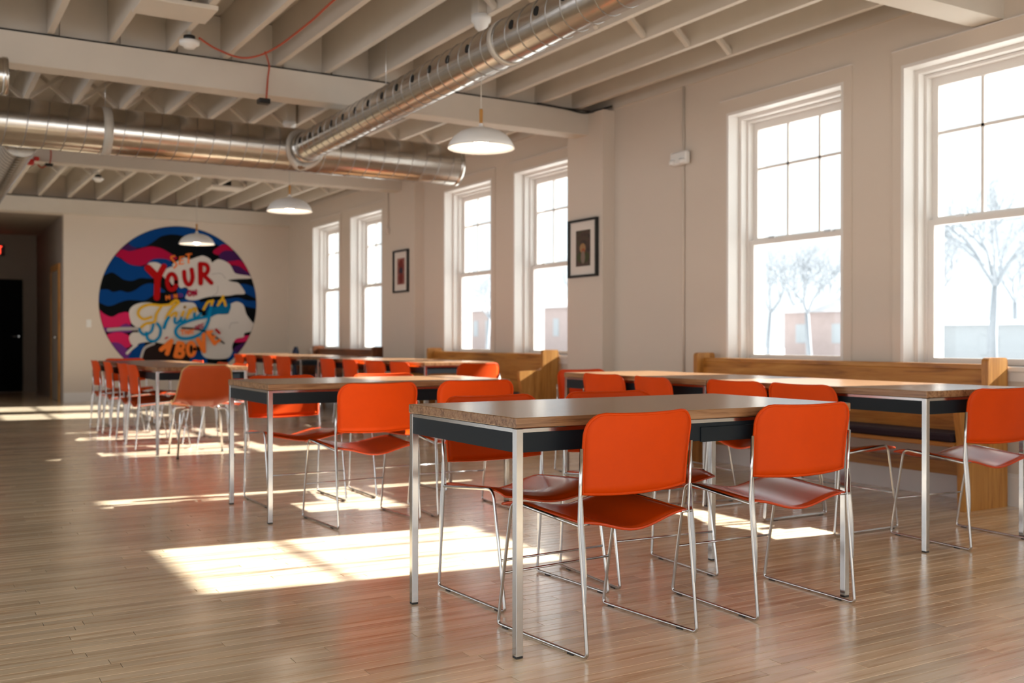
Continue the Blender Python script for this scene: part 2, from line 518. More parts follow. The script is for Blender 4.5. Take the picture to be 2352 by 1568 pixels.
# ---------------- ceiling: deck, joists, beams, bridging
ceil = structure(MB().box(XL-.2, WX+WT, YR-.3, YB+.18, ZD, ZD+.1).build('ceiling', M['ceil']))
BEAMS = [(-.42, -.22), (3.68, 3.875), (7.78, 7.975), (11.95, 12.15), (16.70, YB)]
for a, b in BEAMS:
    MB().box(XL, WX, a, b, ZB, ZJ-.020).build('beam', M['ceil'], ceil)
    MB().box(XL, WX, a+.030, b-.002, ZJ-.020, ZJ).build('beam_gap', M['gap'], ceil)
bays = [(YR, -.32), (-.32, 3.78), (3.78, 7.88), (7.88, 12.05), (12.05, YB)]
JS = .4085
jw = .042
joff = [0, 0.02, 0.0, .045, .02]
for bi, (a, b) in enumerate(bays):
    jm = MB().box(-jw/2, jw/2, -(b-a)/2, (b-a)/2, ZJ, ZD).mesh('joist', M['ceil'])
    k0 = -12
    xs_ = [.869 + joff[bi] + k*JS for k in range(k0, 12)]
    xs_ = [x for x in xs_ if XL+.05 < x < WX-.05]
    for x in xs_:
        o = link('joist', jm, ceil); o.location = (x, (a+b)/2, 0)
    # solid blocking over the beams
    if bi:
        for i, x in enumerate(xs_[:-1]):
            if x > -1.2:
                o = MB().box(x+jw/2+.003, xs_[i+1]-jw/2-.003, a-.02, a+.02, ZJ, ZD-.012).build('blocking', M['ceil'], ceil)
    # cross bridging at third points
    if bi >= 2:
        for yb in (a+(b-a)*(.47 if bi == 2 else .52 if bi == 3 else .46),):
            for i, x in enumerate(xs_[:-1]):
                if x < -.5: continue
                xa, xb = x+jw/2, xs_[i+1]-jw/2
                for s, dy in ((1, -.03), (-1, .03)):
                    z0, z1 = (ZJ+.015, ZD-.03) if s > 0 else (ZD-.03, ZJ+.015)
                    mb = MB()
                    d = Vector((xb-xa, 0, z1-z0)).normalized(); nrm = Vector((-d.z, 0, d.x))*.017
                    P = [Vector((xa, yb+dy, z0)), Vector((xb, yb+dy, z1))]
                    vs = []
                    for p_ in P:
                        for sy in (-.02, .02):
                            for sn in (-1, 1):
                                q = p_+nrm*sn; vs.append((q.x, q.y+sy, q.z))
                    mb.add(vs, [(0,1,3,2),(4,6,7,5),(0,4,5,1),(2,3,7,6),(0,2,6,4),(1,5,7,3)])
                    mb.build('bridging', M['ceil'], ceil)

# ================================================================== TABLES
TL, TDp = 1.49, 0.775
def table_proto(cross=False):
    """long side along local x; origin at the centre of the footprint"""
    t = empty('work_table')
    hx, hy = TL/2, TDp/2
    MB().bbox(-hx, hx, -hy, hy, .708, .74, .0025).build('tabletop', M['oak_top'], t)
    # chrome rail ring under the top
    r = MB(); e = .004
    r.box(-hx+e, hx-e, -hy+e, -hy+e+.012, .694, .7055); r.box(-hx+e, hx-e, hy-e-.012, hy-e, .694, .7055)
    r.box(-hx+e, -hx+e+.012, -hy+e+.012, hy-e-.012, .694, .7055); r.box(hx-e-.012, hx-e, -hy+e+.012, hy-e-.012, .694, .7055)
    r.build('rail', M['chrome'], t)
    MB().box(-hx+.02, hx-.02, -hy+.02, hy-.02, .7055, .708).build('spacer', M['black'], t)
    lw = .025
    for sx in (-1, 1):
        for sy in (-1, 1):
            x0, x1 = sorted((sx*(hx-.003), sx*(hx-.003-lw))); y0, y1 = sorted((sy*(hy-.003), sy*(hy-.003-lw)))
            lg = MB().bbox(x0, x1, y0, y1, .006, .706, .0015).build('leg', M['chrome'], t)
            MB().box(x0+.001, x1-.001, y0+.001, y1-.001, 0, .006).build('foot', M['glide'], lg)
    ap = .008
    for sy in (-1, 1):
        y0, y1 = sorted((sy*(hy-ap), sy*(hy-ap-.014)))
        a = MB().box(-hx+.028, hx-.028, y0, y1, .632, .694).build('apron', M['apron'], t)
    for sx in (-1, 1):
        x0, x1 = sorted((sx*(hx-ap), sx*(hx-ap-.014)))
        MB().box(x0, x1, -hy+.028, hy-.028, .632, .694).build('apron', M['apron'], t)
    d = MB().bbox(.0, .42, -hy+.002, -hy+.012, .628, .680, .002).build('drawer_front', M['apron'], t)
    return t
tp = table_proto()
TABLES = [
    (1.60+TL/2, 2.655+TDp/2, 0, 0, 'nearest wooden table with chrome legs, in sharp focus at the front'),
    (1.64+TL/2, 5.265+TDp/2, 0, 0, 'wooden table with chrome legs directly behind the nearest table, partly sunlit'),
    (4.02+TDp/2, 3.02+TL/2, 90, .004, 'right hand wooden table beside the long pew, its near corner leg in view'),
    (4.02+TDp/2, 3.03+TL*1.5, 90, .004, 'sunlit wooden table pushed against the far end of the right hand table'),
    (1.79+TDp/2, 8.815+TL/2, 90, 0, 'dark wooden table in front of the mural, shell chair at its near end'),
    (1.79+TDp/2, 8.825+TL*1.5, 90, 0, 'wooden table nearest the round mural, behind the table with the shell chair'),
    (4.30+TDp/2, 8.85+TL/2, 90, .012, 'wooden table before the middle pew, first of the far row'),
    (4.30+TDp/2, 8.86+TL*1.5, 90, .012, 'second table of the far row by the windows, after the middle pew table'),
    (4.30+TDp/2, 12.45+TL/2, 90, .012, 'third table of the far row by the windows, before the dark farthest pew'),
    (4.30+TDp/2, 12.46+TL*1.5, 90, .012, 'last table of the far row, next to the back wall corner'),
]
for i, (x, y, r, dz, lab) in enumerate(TABLES):
    t = tp if i == 0 else copy_tree(tp)
    t.location = (x, y, 0); t.rotation_euler.z = math.radians(r)
    if dz: t.scale.z = (0.74+dz)/.74
    tag(t, lab, 'table', 'wooden tables with chrome legs')

# ================================================================== CHAIRS
def sheet(fn, nu, nv, th):
    """thickened sheet from fn(u,v)->Vector, u,v in 0..1"""
    mb = MB(); P = [[fn(i/nu, j/nv) for i in range(nu+1)] for j in range(nv+1)]
    N = []
    for j in range(nv+1):
        row = []
        for i in range(nu+1):
            du = P[j][min(i+1, nu)]-P[j][max(i-1, 0)]; dv = P[min(j+1, nv)][i]-P[max(j-1, 0)][i]
            n = du.cross(dv)
            row.append(n.normalized() if n.length > 1e-9 else Vector((0, 0, 1)))
        N.append(row)
    W = nu+1; vs = []
    for s in (.5, -.5):
        for j in range(nv+1):
            for i in range(nu+1):
                vs.append(P[j][i]+N[j][i]*th*s)
    K = W*(nv+1); fs = []
    for j in range(nv):
        for i in range(nu):
            a = j*W+i
            fs.append((a, a+1, a+W+1, a+W)); fs.append((K+a, K+a+W, K+a+W+1, K+a+1))
    rim = [j*W for j in range(nv)] + [nv*W+i for i in range(nu)] + [j*W+nu for j in range(nv, 0, -1)] + [i for i in range(nu, 0, -1)]
    for k in range(len(rim)):
        a, b = rim[k], rim[(k+1) % len(rim)]
        fs.append((a, b, K+b, K+a))
    mb.add(vs, fs, True)
    loop = [P[0][i] for i in range(nu)] + [P[j][nu] for j in range(nv)] + [P[nv][i] for i in range(nu, 0, -1)] + [P[j][0] for j in range(nv, 0, -1)]
    return mb, loop

HX = .238
def back_fn(u, v):
    s = 2*u-1
    z = .493 + .252*v
    hw = .221 + .010*v
    # round the upper corners
    r = .068; d = (z-(.745-r))
    if d > 0:
        hw -= r-math.sqrt(max(0, r*r-d*d))
    x = s*hw
    q = (x/.23)**2
    if d <= 0 and v < .15:
        z += .010*q*(1-v/.15)
    y = -.196 - .024*v*v - .008*v - .026*(1-q)
    return Vector((x, y, z + .008*q*v))
def seat_fn(u, v):
    s = 2*u-1
    x = s*(.222+.006*v)
    y = -.205 + .425*v
    q = 1-s*s
    z = .412 + .026*v
    z -= .040*(.5+.5*math.cos(math.pi*s))*(1-.45*v)
    if v > .72:
        t = (v-.72)/.28
        z -= .022*t*t*(.4+.6*q)+.012*t*t
    return Vector((x, y, z))
def chair_proto():
    c = empty('stacking_chair')
    mb, lp = sheet(seat_fn, 16, 14, .006); mb.tube(lp, .0052, 6, closed=True)
    mb.build('seat', M['orange_seat'], c)
    # v values squeezed towards the rounded top
    mb, lp = sheet(lambda u, v: back_fn(u, 1-(1-v)**1.6), 16, 14, .006); mb.tube(lp, .0055, 6, closed=True)
    mb.build('backrest', M['orange'], c)
    for s in (-1, 1):
        x = s*HX
        low = fillet([(x, -.208, .52), (x, -.203, .42), (x, -.242, .0068), (x, .232, .0068), (x, .205, .16)], .016, 5)
        path = fillet([(x, -.214, .645), (x, -.208, .52)], .03, 5)[:-1] + low[:-1] + fillet([(x, .205, .16), (x, .152, .436), (x, -.203, .404)], .035, 6)
        fr = MB().tube(path, .0060, 8)
        sf = fr.build('side_frame', M['chrome'], c)
        # stiffening plate along the rear leg, pointing rearward
        pl = []
        for k in range(9):
            t = k/8; z = .50-.33*t
            yb = -.203-.039*max(0, (.42-z)/.42) if z < .42 else -.203-.005*(z-.42)/.10
            w = .021*math.sin(math.pi*min(1, max(0, .06+.88*t)))**.5
            pl.append((yb, z, w))
        poly = [(a, z) for a, z, w in pl] + [(a-w, z) for a, z, w in reversed(pl)]
        MB().prism(poly, 'x', x-.0022, x+.0022).build('stiffener', M['chrome'], c)
        for y0 in (-.18, .17):
            MB().box(x-.006, x+.006, y0, y0+.03, 0, .004).build('glide', M['glide'], sf)
    st = MB().tube([(-HX, .2002, .185), (HX, .2002, .185)], .0045, 8)
    st.build('stretcher', M['chrome'], c)
    for s in (-1, 1):
        MB().tube([(s*HX, -.204, .4065), (s*.20, -.205, .4075)], .005, 8).build('seat_hook', M['chrome'], c)
    return c
cp = chair_proto()
# x, y, rotation (0 faces away from the rear of the room), label
CH = [
 (2.00, 2.80, 5.0, 'orange stacking chair nearest the camera, tucked into the front table', 'front'),
 (2.784, 2.82, -1.5, 'orange stacking chair at the front table, right of the nearest chair', 'front'),
 (2.06, 3.365, 183, 'orange chair facing the camera on the far side of the front table, left', 'front'),
 (2.645, 3.395, 176, 'orange chair facing the camera on the far side of the front table, right', 'front'),
 (2.125, 5.17, 3, 'bright orange chair with its full back showing, left of the front table', 'second'),
 (2.755, 5.19, -5, 'orange chair at the second table, its back just above the front table edge', 'second'),
 (2.03, 5.98, 181, 'orange chair facing the camera behind the left end of the second table', 'second'),
 (2.72, 6.00, 179, 'orange chair facing the camera behind the right end of the second table', 'second'),
 (4.20, 5.48, -90, 'orange chair at the far end of the left side of the pew table', 'pew1'),
 (4.145, 4.86, -100, 'orange chair turned askew, second from the far end beside the pew table', 'pew1'),
 (4.20, 4.232, -89, 'third orange chair along the side of the pew table, above the front table', 'pew1'),
 (4.20, 3.74, -90, 'orange chair along the pew table nearest its near corner leg', 'pew1'),
 (4.49, 3.165, -4, 'orange chair at the right picture edge, near end of the pew table', 'pew1'),
 (4.40, 6.10, 181, 'orange chair facing the camera at the far end of the pew table', 'pew1'),
 (4.66, 8.66, 2, 'orange chair at the near end of the far row, before the middle pew', 'row'),
 (4.46, 9.30, -90, 'nearest orange chair along the far row of tables by the windows', 'row'),
 (4.46, 9.92, -88, 'second orange chair along the far row of tables by the windows', 'row'),
 (4.46, 10.62, -92, 'third orange chair along the far row, left of the second', 'row'),
 (4.46, 11.33, -90, 'fourth orange chair along the far row, just before the gap between tables', 'row'),
 (4.46, 12.98, -85, 'orange chair just beyond the gap in the far row of tables', 'row'),
 (4.46, 13.62, -92, 'second orange chair beyond the gap in the far row of tables', 'row'),
 (4.46, 14.42, -90, 'third orange chair beyond the gap in the far row of tables', 'row'),
 (4.46, 15.02, -90, 'farthest orange chair of the far row, by the mural edge', 'row'),
 (1.95, 9.50, -90, 'nearest of the four chairs on the left side of the mural table', 'mural'),
 (1.96, 10.01, -89, 'second of the four chairs on the left side of the mural table', 'mural'),
 (1.95, 10.78, -91, 'third of the four chairs on the left side of the mural table', 'mural'),
 (1.94, 11.50, -90, 'farthest of the four chairs on the left side of the mural table', 'mural'),
 (2.42, 9.35, 92, 'orange chair on the window side of the mural table, near the shell chair', 'mural'),
 (2.42, 9.98, 88, 'orange chair on the window side of the mural table, second from the shell chair', 'mural'),
 (2.42, 10.95, 91, 'orange chair on the window side of the mural table, farthest from the shell chair', 'mural'),
 (2.18, 12.22, 180, 'orange chair facing the camera at the far end of the mural table', 'mural'),
]
GR = {'front': 'chairs around the front table', 'second': 'chairs around the second table', 'pew1': 'chairs around the pew table',
      'row': 'chairs along the far row of tables', 'mural': 'chairs around the mural table'}
for i, (x, y, r, lab, g) in enumerate(CH):
    c = cp if i == 0 else copy_tree(cp)
    c.location = (x, y, 0); c.rotation_euler.z = math.radians(r)
    tag(c, lab, 'chair', GR[g])

# moulded shell chair
def shell_fn(u, v):
    s = 2*u-1
    if v < .5:           # seat, front to rear
        t = v/.5
        y = .21-.36*t; z = .44-.02*math.sin(t*math.pi*.5)-.02*(1-t)*0
        if t < .2: z -= .03*((.2-t)/.2)**2
        hw = .20+.03*math.sin(math.pi*t*.9)
        z += .045*s*s*(.3+.7*t)
        return Vector((s*hw, y, z))
    t = (v-.5)/.5
    a = min(1, t/.25)
    y = -.15-.07*math.sin(a*math.pi/2)-.09*max(0, t-.1)
    z = .42+.345*t**1.15+.02*(1-t)
    hw = .245-.055*t
    if t > .86: hw -= .05*((t-.86)/.14)**2
    y += .05*s*s*(1-.55*t)
    return Vector((s*hw, y, z+.02*s*s*(1-t)))
sh = tag(empty('shell_chair', (2.13, 8.70, 0), math.radians(-3)), 'rounded orange moulded shell chair with back to the camera at the mural table', 'chair')
mb, lp = sheet(shell_fn, 16, 28, .006)
shell = mb.build('shell', M['orange_fiber'], sh)
MB().tube(lp, .006, 6, closed=True).build('rim', M['shell_rim'], shell)
for sx in (-1, 1):
    for sy in (-1, 1):
        p = fillet([(sx*.10, sy*.12, .405), (sx*.19, sy*.16-.01, .40), (sx*.225, sy*.22-.01, 0.006)], .04, 5)
        lg = MB().tube(p, .009, 8).build('leg', M['chrome'], sh)
        MB().tube([(sx*.225, sy*.22-.01, 0), (sx*.225, sy*.22-.01, .014)], .011, 8).build('foot', M['glide'], lg)
bs = MB()
for sx in (-1, 1): bs.tube([(sx*.10, -.14, .40), (sx*.10, .14, .40)], .008, 8)
bs.build('seat_support', M['chrome'], sh)

# ================================================================== PEWS
def pew(name, y0, y1, label, wood_a, wood_b, xback=WX-.045):
    L = y1-y0
    p = tag(empty(name, (xback, y0, 0)), label, 'pew', 'church pews along the window wall')
    th = .045
    # profile in local x (negative = into the room) / z, with rounded corners
    prof = [(0, 0), (-.40, 0), (-.415, .40), (-.455, .62), (-.455, .665), (-.22, .675), (-.185, .70), (-.185, .875), (0, .875)]
    v3 = [Vector((a, 0, b)) for a, b in prof]
    rp = []
    n = len(v3)
    for i in range(n):
        a, b, c = v3[i-1], v3[i], v3[(i+1) % n]
        r = .03 if 3 <= i <= 8 else .006
        e0 = (a-b); e1 = (c-b); rr = min(r, e0.length*.45, e1.length*.45)
        q0 = b+e0.normalized()*rr; q1 = b+e1.normalized()*rr
        for k in range(5):
            t = k/4; q = q0*(1-t)**2+b*2*t*(1-t)+q1*t*t; rp.append((q.x, q.z))
    for a in (0, L-th):
        MB().prism(rp, 'y', a, a+th).build('end_panel', wood_b, p)
    bk = MB()
    bk.prism([(-.075, .828), (-.105, .828), (-.19, .38), (-.16, .38)], 'y', th, L-th)
    bk.build('backrest', wood_a, p)
    MB().bbox(-.115, -.055, th, L-th, .80, .835, .006).build('top_rail', wood_a, p)
    MB().bbox(-.44, -.17, th, L-th, .365, .392, .004).build('seat', wood_a, p)
    MB().bbox(-.445, -.185, th+.01, L-th-.01, .392, .440, .012).build('cushion', M['cushion'], p)
    MB().box(-.12, -.085, th, L-th, .16, .24).build('stretcher', wood_a, p)
    return p
pew('oak_pew', 3.62, 6.18, 'long golden oak pew behind the right hand table, under the two nearest windows', M['pew'], M['pew_end'])
pew('oak_pew', 8.40, 11.0, 'sunlit golden oak pew between the pilasters, its arm end facing the camera', M['pew'], M['pew_end'])
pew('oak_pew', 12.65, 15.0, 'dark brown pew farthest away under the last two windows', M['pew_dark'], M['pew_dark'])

# ================================================================== PENDANT LAMPS
def lamp(x, y, zr, label, ztop):
    t = tag(empty('pendant_lamp', (x, y, zr)), label, 'lamp', 'white dome pendant lamps')
    R = .225
    outer = [(.012, .168), (.016, .150), (.03, .138), (.085, .128), (.140, .108), (.185, .074), (.212, .034), (R, .0)]
    inner = [(R-.004, .0), (.207, .033), (.181, .071), (.137, .104), (.083, .123), (.03, .132), (.001, .134)]
    MB().lathe(outer+inner, 48).build('shade', M['white_metal'], t)
    MB().lathe([(.001, .265), (.011, .262), (.0125, .25), (.0115, .18), (.012, .168), (.001, .166)], 16).build('handle', M['lamp_wood'], t)
    MB().tube([(0, 0, .262), (0, 0, ztop-zr)], .004, 8).build('cord', M['strap'], t)
    zc = ztop-zr
    MB().lathe([(.001, zc+.10), (.066, zc+.10), (.066, zc+.06), (.050, zc+.045), (.044, zc+.02), (.025, zc), (.001, zc-.002)], 24).build('canopy', M['white_metal'], t)
    MB().bbox(-.05, .05, -.05, .05, zc+.10, ZD-zr, .004).build('junction_box', M['ceil'], t)
    MB().lathe([(.001, .132), (.016, .130), (.016, .085), (.001, .085)], 16).build('socket', M['white_metal'], t)
    MB().lathe([(.001, .085)]+[(.048*math.sin(math.pi*k/10), .042+.045*math.cos(math.pi*k/10)) for k in range(1, 10)]+[(.001, -.003)], 20).build('bulb', M['bulb'], t)
    return t
lamp(3.288, 5.912, 2.25, 'nearest white dome pendant lamp, hanging before the wide ceiling beam', 3.035)
lamp(3.266, 9.786, 2.245, 'white dome pendant lamp hanging under the big horizontal duct', 3.035)
lamp(3.216, 13.335, 2.20, 'farthest white dome pendant lamp, seen against the round mural', 3.035)

# ================================================================== DUCTS
def duct_pipe(parent, p0, p1, r, pitch, name='pipe'):
    p0, p1 = Vector(p0), Vector(p1); ax = (p1-p0).normalized(); L = (p1-p0).length
    ref = Vector((0, 0, 1)); sd = ax.cross(ref).normalized(); u2 = sd.cross(ax)
    mb = MB(); n = 40; vs = []; fs = []
    segs_ = max(2, int(L/.5))
    for i in range(segs_+1):
        c = p0+ax*L*i/segs_
        for k in range(n):
            a = 2*math.pi*k/n; vs.append(c+(sd*math.cos(a)+u2*math.sin(a))*r)
    for i in range(segs_):
        for k in range(n): fs.append((i*n+k, i*n+(k+1) % n, (i+1)*n+(k+1) % n, (i+1)*n+k))
    mb.add(vs, fs, True)
    for i, c in ((0, p0), (segs_, p1)):
        o_ = len(mb.v); mb.v += [tuple(vs[i*n+k]) for k in range(n)]
        mb.f.append(tuple(range(o_, o_+n))); mb.sm.append(False); mb.attr.append(0)
    ob = mb.build(name, M['duct'], parent)
    turns = L/pitch; m = int(turns*20)
    hp = []
    for i in range(m+1):
        t = i/m; a = 2*math.pi*turns*t
        hp.append(p0+ax*L*t+(sd*math.cos(a)+u2*math.sin(a))*(r+.0005))
    sm = MB().tube(hp, .0040, 5, caps=False).build('spiral_seam', M['seam'], ob)
    return ob
def ring(parent, c, ax, r, w, name='strap_band', mat=None, th=.006):
    c, ax = Vector(c), Vector(ax).normalized()
    sd = ax.cross(Vector((0, 0, 1))).normalized(); u2 = sd.cross(ax); n = 36
    vs = []; fs = []
    for rr, t in ((r+.001, -w/2), (r+th, -w/2), (r+th, w/2), (r+.001, w/2)):
        for k in range(n):
            a = 2*math.pi*k/n; vs.append(c+ax*t+(sd*math.cos(a)+u2*math.sin(a))*rr)
    for i in range(4):
        for k in range(n): fs.append((i*n+k, i*n+(k+1) % n, ((i+1) % 4)*n+(k+1) % n, ((i+1) % 4)*n+k))
    return MB().add(vs, fs, True).build(name, mat or M['strap'], parent)

MY, MZ, MR = 9.0, 2.71, .195
main = tag(empty('main_duct', (0, MY, MZ)), 'thick galvanised spiral duct running across under the second ceiling bay', 'duct')
duct_pipe(main, (XL+.2, 0, 0), (4.72, 0, 0), MR, .145)
ring(main, (4.70, 0, 0), (1, 0, 0), MR, .04, 'end_collar', M['duct'])
for x in (1.42, -1.2):
    ring(main, (x, 0, 0), (1, 0, 0), MR, .07)
for x in (1.42, 3.75):
    MB().tube([(x, 0, MR), (x, 0, ZJ+.1-MZ)], .003, 6).build('hanger_wire', M['steel'], main)
# perforated branch towards the camera
BX0, BSL, BZ, BR = 3.085, .024, 2.70, .127
def bx(y): return BX0 + BSL*(y-9)
br = tag(empty('branch_duct', (bx(MY), MY, BZ)), 'narrower perforated spiral duct running toward the camera from the thick duct', 'duct')
yend = -1.0
L0 = (bx(yend)-bx(MY), yend-MY, 0)
ax = Vector(L0).normalized()
duct_pipe(br, ax*(MR+.02), L0, BR, .145)
ring(br, ax*(MR+.05), ax, BR, .10, 'collar', M['duct'], .012)
# saddle flange where the branch meets the thick duct
vs = []; fs = []; n = 40
for rr in (BR+.006, BR+.055):
    for dd in (.003, .012):
        for k in range(n):
            a = 2*math.pi*k/n; dx, dz = rr*math.cos(a), rr*math.sin(a)
            yy_ = -math.sqrt(max(0, MR*MR-(dz+BZ-MZ)**2))-dd
            vs.append((dx, yy_, dz))
for (a, b) in ((0, 1), (1, 3), (3, 2), (2, 0)):
    for k in range(n): fs.append((a*n+k, a*n+(k+1) % n, b*n+(k+1) % n, b*n+k))
MB().add(vs, fs, True).build('saddle_flange', M['strap'], br)
for y in (5.05, 1.2):
    ring(br, (bx(y)-bx(MY), y-MY, 0), ax, BR, .05)
side = ax.cross(Vector((0, 0, 1))).normalized()
if side.x > 0: side = -side
hole = None
ang = math.radians(6)
hn = side*math.cos(ang)+Vector((0, 0, 1))*math.sin(ang)
k = 0; y = 8.55
while y > 1.5:
    c = Vector((bx(y)-bx(MY), y-MY, 0))+hn*(BR-.002)
    t1 = ax; t2 = hn.cross(ax)
    mb = MB(); vs = []
    for d_ in (0, .0036):
        for q in range(14):
            a = 2*math.pi*q/14
            pt = c+(t1*math.cos(a)+t2*math.sin(a))*.026+hn*d_
            vs.append(pt)
    mb.add(vs, [tuple(range(14, 28))]+[(q, (q+1) % 14, 14+(q+1) % 14, 14+q) for q in range(14)])
    mb.build('vent_hole', M['duct_hole'], br)
    y -= .268
for y in (6.9, 4.6):
    MB().tube([(bx(y)-bx(MY), y-MY, BR), (bx(y)-bx(MY), y-MY, ZJ+.1-BZ)], .003, 6).build('hanger_wire', M['steel'], br)
# branch on the left, away from the camera
lb = tag(empty('branch_duct', (.80, MY, 2.60)), 'perforated spiral duct at the left edge, running toward the hall', 'duct')
duct_pipe(lb, (0, MR-.02, 0), (0, 7.0, 0), .135, .145)
hn = (Vector((1, 0, 0))*math.cos(math.radians(40))+Vector((0, 0, 1))*math.sin(math.radians(40)))*1
hn = Vector((-hn.x, 0, hn.z))
for q_ in range(10):
    c = Vector((0, .45+q_*.3, 0))+hn*(.133)
    t1 = Vector((0, 1, 0)); t2 = hn.cross(t1); vs = []
    for d_ in (0, .0036):
        for q in range(14):
            a = 2*math.pi*q/14; vs.append(c+(t1*math.cos(a)+t2*math.sin(a))*.026+hn*d_)
    MB().add(vs, [tuple(range(14, 28))]+[(q, (q+1) % 14, 14+(q+1) % 14, 14+q) for q in range(14)]).build('vent_hole', M['duct_hole'], lb)
sd_ = tag(empty('short_duct', (.575, 7.50, 2.72)), 'capped end of a small round duct at the upper left edge', 'duct')
duct_pipe(sd_, (-1.6, 0, 0), (0, 0, 0), .12, .145)
ring(sd_, (-.02, 0, 0), (1, 0, 0), .12, .03, 'end_collar', M['duct'])

# ================================================================== WALL THINGS
def picture(y, z, w, h, label, kind, x):
    p = tag(empty('framed_picture', (x, y, z)), label, 'picture', 'black framed pictures on the pilasters')
    f = .022; d = .032
    fr = MB(); fr.box(-d, 0, -w/2, w/2, -h/2, -h/2+f); fr.box(-d, 0, -w/2, w/2, h/2-f, h/2)
    fr.box(-d, 0, -w/2, -w/2+f, -h/2+f, h/2-f); fr.box(-d, 0, w/2-f, w/2, -h/2+f, h/2-f)
    fr.build('frame', M['black'], p)
    MB().box(-.012, -.002, -w/2+f, w/2-f, -h/2+f, h/2-f).build('mat', M['mat_board'], p)
    pm, nt, bs_ = new_mat('print_'+kind)
    tc = nt.nodes.new('ShaderNodeTexCoord'); nz = nt.nodes.new('ShaderNodeTexNoise')
    nz.inputs['Scale'].default_value = 22; nz.inputs['Detail'].default_value = 4
    nt.links.new(tc.outputs['Object'], nz.inputs['Vector'])
    rp = nt.nodes.new('ShaderNodeValToRGB')
    cs = {'a': [(46, 38, 34), (74, 54, 46), (60, 66, 40)], 'b': [(150, 96, 84), (120, 40, 34), (176, 130, 112)]}[kind]
    rp.color_ramp.elements[0].color = srgb(*cs[0]); rp.color_ramp.elements[1].color = srgb(*cs[2])
    rp.color_ramp.elements[0].position = .35; rp.color_ramp.elements[1].position = .7
    e = rp.color_ramp.elements.new(.5); e.color = srgb(*cs[1])
    nt.links.new(nz.outputs['Fac'], rp.inputs[0]); nt.links.new(rp.outputs[0], bs_.inputs['Base Color'])
    iw, ih = w*.50, h*.62
    ph = MB().box(-.0135, -.012, -iw/2, iw/2, -ih/2, ih/2).build('print', pm, p)
    def blob(cy, cz, ry, rz, c, lift):
        mb = MB(); n = 18
        vs = [(-.0135-lift, cy+ry*math.cos(2*math.pi*k/n), cz+rz*math.sin(2*math.pi*k/n)) for k in range(n)]
        vs += [(-.0132, a[1], a[2]) for a in vs]
        mb.add(vs, [tuple(range(n))]+[(k, (k+1) % n, n+(k+1) % n, n+k) for k in range(n)])
        m_ = plain('print_tone', srgb(*c), .7); mb.build('print_figure', m_, ph)
    if kind == 'a':
        blob(0, -.085, .105, .055, (66, 72, 42), .0002)
        blob(.005, .0, .05, .045, (158, 122, 82), .0004); blob(-.005, -.03, .03, .03, (150, 84, 50), .0006)
        blob(0, -.085, .035, .06, (128, 112, 100), .0008)
    else:
        blob(0, .06, .07, .09, (112, 34, 30), .0002); blob(0, .0, .06, .05, (34, 28, 52), .0004)
        blob(.0, -.09, .06, .07, (110, 30, 30), .0006)
    return p
picture(7.84, 1.835, .47, .545, 'black framed picture on the near pilaster, dark forest print in white mat', 'a', WX-.13)
picture(11.93, 1.85, .45, .545, 'black framed picture on the far pilaster, reddish figure in white mat', 'b', WX-.13)

# conduits, emergency light
tag(MB().tube([(WX-.012, 6.56, .19), (WX-.012, 6.56, 3.1)], .011, 10).build('conduit', M['wall']), 'thin painted conduit running down the wall between pilaster and near windows', 'conduit')
em = tag(empty('emergency_light', (WX-.02, 6.56, 2.49)), 'small white emergency light on the wall conduit', 'light')
MB().bbox(-.06, 0, -.10, .10, -.055, .055, .012).build('housing', M['white_metal'], em)
for s in (-1, 1):
    MB().lathe([(.001, -.05), (.03, -.052), (.034, -.03), (.03, -.012), (.001, -.012)], 16, -.055, s*.06).build('lamp_head', M['white_metal'], em)
sc = tag(empty('wall_box', (WX-.13, 12.34, 2.41)), 'small painted conduit and box on the far pilaster', 'conduit')
MB().tube([(-.012, 0, .03), (-.012, 0, .50)], .010, 8).build('pipe', M['wall'], sc)
MB().bbox(-.045, 0, -.035, .035, -.05, .03, .004).build('box', M['wall'], sc)
tag(MB().bbox(2.385, 2.455, YB-.012, YB, 1.155, 1.275, .003).build('light_switch', M['white_metal']), 'white light switch plate on the wall left of the mural', 'switch')
# exit sign in the hall
ex = tag(empty('exit_sign', (1.36, HALL_Y-.06, 2.58)), 'glowing red exit sign above the black hall door', 'sign')
MB().bbox(-.17, .17, -.025, .025, -.10, .10, .005).build('housing', M['exit_box'], ex)
def stroke_box(mb, x0, z0, x1, z1, w, y0, y1):
    a, b = Vector((x0, 0, z0)), Vector((x1, 0, z1)); d = (b-a).normalized(); n_ = Vector((-d.z, 0, d.x))*w/2
    q = [a-n_, b-n_, b+n_, a+n_]
    mb.add([(p.x, y0, p.z) for p in q]+[(p.x, y1, p.z) for p in q], [(0,1,2,3),(7,6,5,4),(0,4,5,1),(1,5,6,2),(2,6,7,3),(3,7,4,0)])
GL = {'E': [(0,0,0,1),(0,0,.6,0),(0,.5,.5,.5),(0,1,.6,1)], 'X': [(0,0,.65,1),(0,1,.65,0)], 'I': [(.1,0,.1,1)], 'T': [(.32,0,.32,1),(0,1,.64,1)]}
cx_ = -.135
for ch in 'EXIT':
    mb = MB()
    for a in GL[ch]: stroke_box(mb, cx_+a[0]*.10, -.065+a[1]*.13, cx_+a[2]*.10, -.065+a[3]*.13, .022, -.029, -.0245)
    mb.build('letter', M['exit'], ex); cx_ += .075 if ch != 'I' else .04

